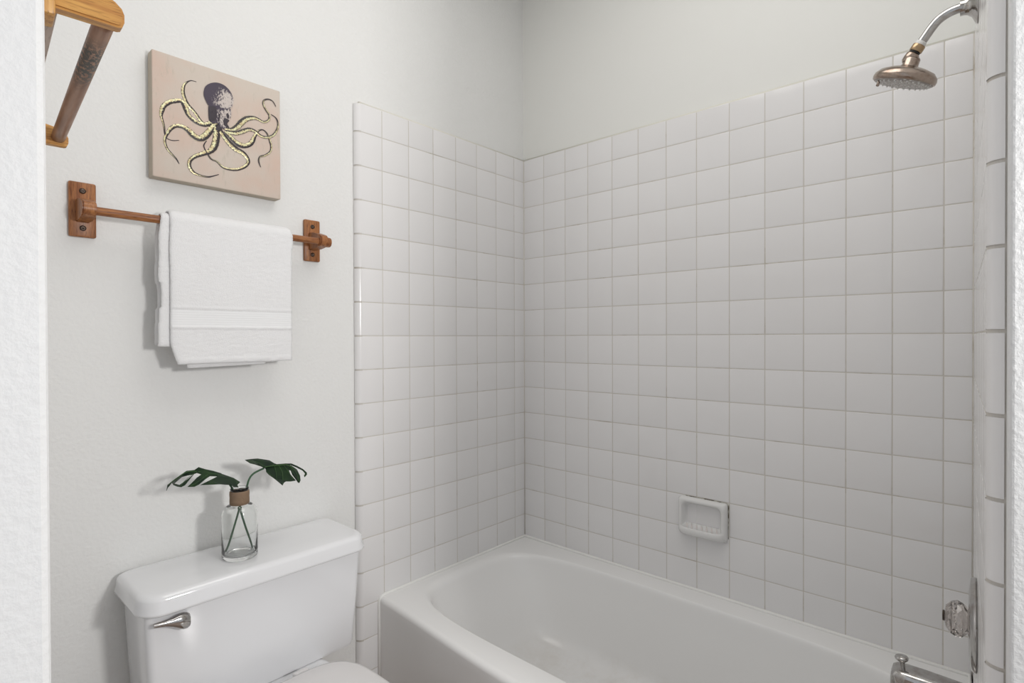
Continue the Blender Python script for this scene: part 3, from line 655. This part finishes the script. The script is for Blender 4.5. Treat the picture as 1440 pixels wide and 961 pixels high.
# ------------------------------------------------------------------ soap dish
sd = empty('soap_dish', 'white ceramic soap dish with ribbed tray set in the tiled wall', 'soap dish', (0, -.79, .58))
bm = bmesh.new()
def sr(y0, y1, z0, z1, rad, x): return [Vector((x, p.x, p.y)) for p in rrect(y0, y1, z0, z1, rad, 0, 6)]
Y0, Y1, ZA, ZB_ = -.872, -.7075, .584, .7085
rg = [sr(Y0, Y1, ZA, ZB_, .010, .004), sr(Y0, Y1, ZA, ZB_, .010, -.012), sr(Y0+.002, Y1-.002, ZA+.002, ZB_-.002, .012, -.018), sr(Y0+.006, Y1-.006, ZA+.006, ZB_-.006, .014, -.0225),
      sr(Y0+.014, Y1-.014, ZA+.014, ZB_-.012, .018, -.0235), sr(Y0+.017, Y1-.017, ZA+.018, ZB_-.016, .018, -.019), sr(Y0+.021, Y1-.021, ZA+.024, ZB_-.020, .018, -.006), sr(Y0+.026, Y1-.026, ZA+.034, ZB_-.026, .016, .0005)]
loft(bm, rg); keep(link('dish_body', bm, M_soap, smooth=True, angle=55), sd)
# projecting tray lip
bm = bmesh.new()
NL = 24; rg = []
for k in range(NL+1):
    t = k/NL; y = Y0+.004 + (Y1-Y0-.008)*t; bl = (1-abs(2*t-1)**5)
    d_ = .022+.018*bl
    rg.append([Vector((-.001, y, ZA+.036)), Vector((-d_*.80, y, ZA+.026)), Vector((-d_+.003, y, ZA+.0285)), Vector((-d_, y, ZA+.025)), Vector((-d_+.001, y, ZA+.012)), Vector((-d_+.008, y, ZA+.002)), Vector((-.006, y, ZA-.004)), Vector((-.001, y, ZA-.004))])
loft(bm, rg); keep(link('tray', bm, M_soap, smooth=True, angle=60), sd)
for k in range(7):
    bm = bmesh.new(); y = -.842+.017*k
    tube(bm, [(-.006, y+.006, ZA+.0335), (-.018, y, ZA+.0305), (-.031, y-.006, ZA+.0275)], [.0018, .0026, .0018], 8)
    keep(link('drain_rib', bm, M_soapr, smooth=True), sd)

bm = bmesh.new()
tube(bm, [(-.0012, Y1-.02, ZB_+.0008), (-.0012, -.80, ZB_+.0012), (-.0012, Y0+.004, ZB_+.0008), (-.0012, Y0-.0008, ZB_-.004), (-.0012, Y0-.0012, .65), (-.0012, Y0-.0008, ZA+.01)], [.0008, .0016, .0012, .0026, .0014, .0008], 8)
o = keep(link('dish_seal', bm, M_mould, smooth=True), sd); o['label'] = 'stained dark sealant along the dish edge'
# ------------------------------------------------------------------ shower
XS = .38   # along the end wall from the corner
a0 = onC(XS, 1.902)
sh = empty('overhead_shower', 'round worn nickel shower head on a bent chrome arm high on the tiled end wall', 'shower head', tuple(a0))
bm = bmesh.new(); lathe(bm, [(.036, .0), (.0365, .002), (.033, .005), (.022, .010), (.016, .017), (.0145, .022), (.0145, .028), (.001, .028)], 36, tuple(a0), nC)
keep(link('wall_flange', bm, M_chrome, smooth=True, angle=50), sh)
x_ = a0.x
path = smooth_path([onC(XS, 1.902, .004), (x_, -1.478, 1.9035), (x_, -1.458, 1.9015), (x_, -1.441, 1.8935), (x_, -1.4295, 1.8815), (x_, -1.4205, 1.869), (x_, -1.4115, 1.856)], 6)
bm = bmesh.new(); tube(bm, path, .0088, 20); keep(link('shower_arm', bm, M_chrome, smooth=True), sh)
ad = Vector((0, .57, -.82)).normalized(); p0 = Vector((x_, -1.4115, 1.856))
bm = bmesh.new(); lathe(bm, [(.0095, -.004), (.0098, -.003), (.0098, .003), (.0095, .004)], 20, tuple(p0 + ad*.001), ad); keep(link('thread_tape', bm, M_tape, smooth=True), sh)
bm = bmesh.new(); lathe(bm, [(.0115, .004), (.0122, .005), (.0122, .015), (.0115, .017)], 24, tuple(p0), ad); keep(link('collar_nut', bm, M_brass, smooth=True, angle=40), sh)
bm = bmesh.new(); lathe(bm, [(.0100, .017), (.0105, .019), (.0100, .021)], 20, tuple(p0), ad); keep(link('washer', bm, M_black, smooth=True), sh)
bm = bmesh.new(); lathe(bm, [(.0110, .021), (.0128, .023), (.0133, .030), (.0128, .038), (.010, .042)], 24, tuple(p0), ad); keep(link('swivel_ball', bm, M_nickel, smooth=True), sh)
nh = Vector((.14, .40, -1)).normalized()
hc = Vector((x_+.004, -1.3835, 1.7925))
bm = bmesh.new()
lathe(bm, [(.001, -.041), (.0125, -.041), (.0145, -.038), (.0150, -.026), (.019, -.022), (.034, -.0195), (.050, -.013), (.0572, -.005), (.0585, .001), (.0575, .0060), (.054, .0085), (.0535, .0075)], 56, tuple(hc), nh, cap1=True)
keep(link('head_shell', bm, M_nickel, smooth=True, angle=70), sh)
bm = bmesh.new(); lathe(bm, [(.0535, .0070), (.052, .0098), (.030, .0112), (.001, .0115)], 48, tuple(hc), nh)
fc = keep(link('spray_face', bm, M_face, smooth=True), sh)
side = nh.cross(Vector((1, 0, 0))).normalized(); oth = nh.cross(side)
bm = bmesh.new()
for rr, cnt in ((.012, 6), (.024, 12), (.036, 18), (.047, 26)):
    for k in range(cnt):
        t = 2*pi*k/cnt; c_ = hc + nh*.0100 + rr*(cos(t)*side + sin(t)*oth)
        lathe(bm, [(.0017, 0), (.0013, .0028), (.0005, .003)], 7, tuple(c_), nh)
o = keep(link('nozzle', bm, M_tape), sh); o['kind'] = 'stuff'
bm = bmesh.new(); lv_ = hc + Vector((-.022, .040, .012)); tube(bm, [lv_, lv_+Vector((-.003, .002, -.014)), lv_+Vector((-.005, .004, -.021))], [.0028, .0026, .0032], 10)
keep(link('selector_tab', bm, M_nickel, smooth=True), sh)

# ------------------------------------------------------------------ mixer valve
vz = .684
v0 = onC(.385, vz)
vv = empty('shower_valve', 'round chrome shower valve plate with a faceted clear knob on the end wall', 'tap', tuple(v0))
bm = bmesh.new(); lathe(bm, [(.087, 0), (.089, .003), (.085, .009), (.060, .012), (.030, .013), (.016, .0145), (.001, .015)], 56, tuple(v0), nC)
keep(link('escutcheon', bm, M_chrome, smooth=True, angle=60), vv)
bm = bmesh.new()
kc = onC(.385, vz+.003)
n8 = 10; rg = []
for rr, h, tw_ in ((.010, .013, 0), (.024, .014, 0), (.0335, .022, .5), (.0350, .030, 0), (.031, .040, .5), (.021, .048, 0), (.011, .050, 0)):
    rg.append([kc + nC*h + rr*(cos(2*pi*(k+tw_)/n8)*dC + sin(2*pi*(k+tw_)/n8)*Vector((0,0,1))) for k in range(n8)])
L_ = [[bm.verts.new(p) for p in q] for q in rg]
for a_, b_ in zip(L_, L_[1:]):
    for k in range(n8): bm.faces.new((a_[k], a_[(k+1)%n8], b_[(k+1)%n8])); bm.faces.new((a_[k], b_[(k+1)%n8], b_[k]))
bm.faces.new(L_[0]); bm.faces.new(L_[-1])
o = keep(link('knob', bm, M_crystal), vv); o['label'] = 'faceted clear acrylic knob'
bm = bmesh.new(); lathe(bm, [(.0095, .0), (.0105, .001), (.0100, .003), (.001, .0035)], 20, tuple(kc + nC*.050), nC); keep(link('knob_cap', bm, M_screw, smooth=True), vv)

# ------------------------------------------------------------------ spout
sz = .518
s0 = onC(.385, sz)
spo = empty('tub_spout', 'chrome tub spout with a diverter knob at the foot of the end wall', 'tap', tuple(s0))
bm = bmesh.new(); rg = []
for n_, w_, zt, zb_, rd in ((0, .030, .034, -.034, .022), (.004, .031, .035, -.035, .022), (.03, .030, .036, -.034, .018), (.08, .029, .038, -.032, .014), (.11, .028, .0385, -.034, .012), (.128, .0265, .0375, -.040, .011), (.136, .024, .033, -.040, .010), (.139, .018, .024, -.036, .009)):
    rr = rrect(-w_, w_, zb_, zt, rd, 0, 5)
    rg.append([s0 + nC*n_ + dC*p.x + Vector((0,0,p.y)) for p in rr])
loft(bm, rg); keep(link('spout_body', bm, M_chrome, smooth=True, angle=60), spo)
bm = bmesh.new(); p_ = onC(.385, sz+.036, .118); lathe(bm, [(.004, 0), (.0042, .010), (.0055, .013), (.0115, .018), (.0125, .022), (.0105, .0245), (.001, .026)], 24, tuple(p_), (0, .12, 1))
keep(link('diverter_knob', bm, M_chrome, smooth=True, angle=70), spo)

# ------------------------------------------------------------------ towel rack on the left wall
RA = math.atan2(.0339, .5053)
rk = empty('towel_rack', 'golden oak wall rack with a worn round rail high on the left wall', 'towel rack', (-1.6273, -.7175, 1.6316))
rk.rotation_euler = (0, 0, -RA)
def arm(y0, y1, m_):
    bm = bmesh.new()
    pr = [(-.066, -.0155), (.009, -.0155), (.0125, -.0140), (.0150, -.008), (.0150, .001), (.0125, .0075), (.006, .0135), (-.004, .0180), (-.018, .0200), (-.04, .0225), (-.066, .024)]
    prism(bm, pr, y0, y1, lambda p, y: (p[0], y, p[1]))
    es = [e_ for e_ in bm.edges if abs(e_.verts[0].co.y-e_.verts[1].co.y) < 1e-5]
    bmesh.ops.bevel(bm, geom=es, offset=.0025, segments=2, affect='EDGES')
    o = link('arm', bm, m_, smooth=True, angle=35); o.parent = rk
    bm = bmesh.new(); box(bm, -.071, -.0485, y0-.010, y1+.010, -.029, .06, .003, 2)
    o = link('wall_plate', bm, M_oakz, smooth=True, angle=30); o.parent = rk
arm(-.059, -.041, M_oakx); arm(.496, .514, M_oakx)
bm = bmesh.new(); tube(bm, [(0, -.043, 0)] + [(0, .02*k, 0) for k in range(-1, 24)] + [(0, .498, 0)], .0108, 20)
o = link('rail', bm, M_dowel, smooth=True); o.parent = rk
bm = bmesh.new(); box(bm, -.0585, -.044, -.041, .496, -.012, .012, .004, 2); o = link('back_rail', bm, M_rail_shade, smooth=True, angle=30); o.parent = rk
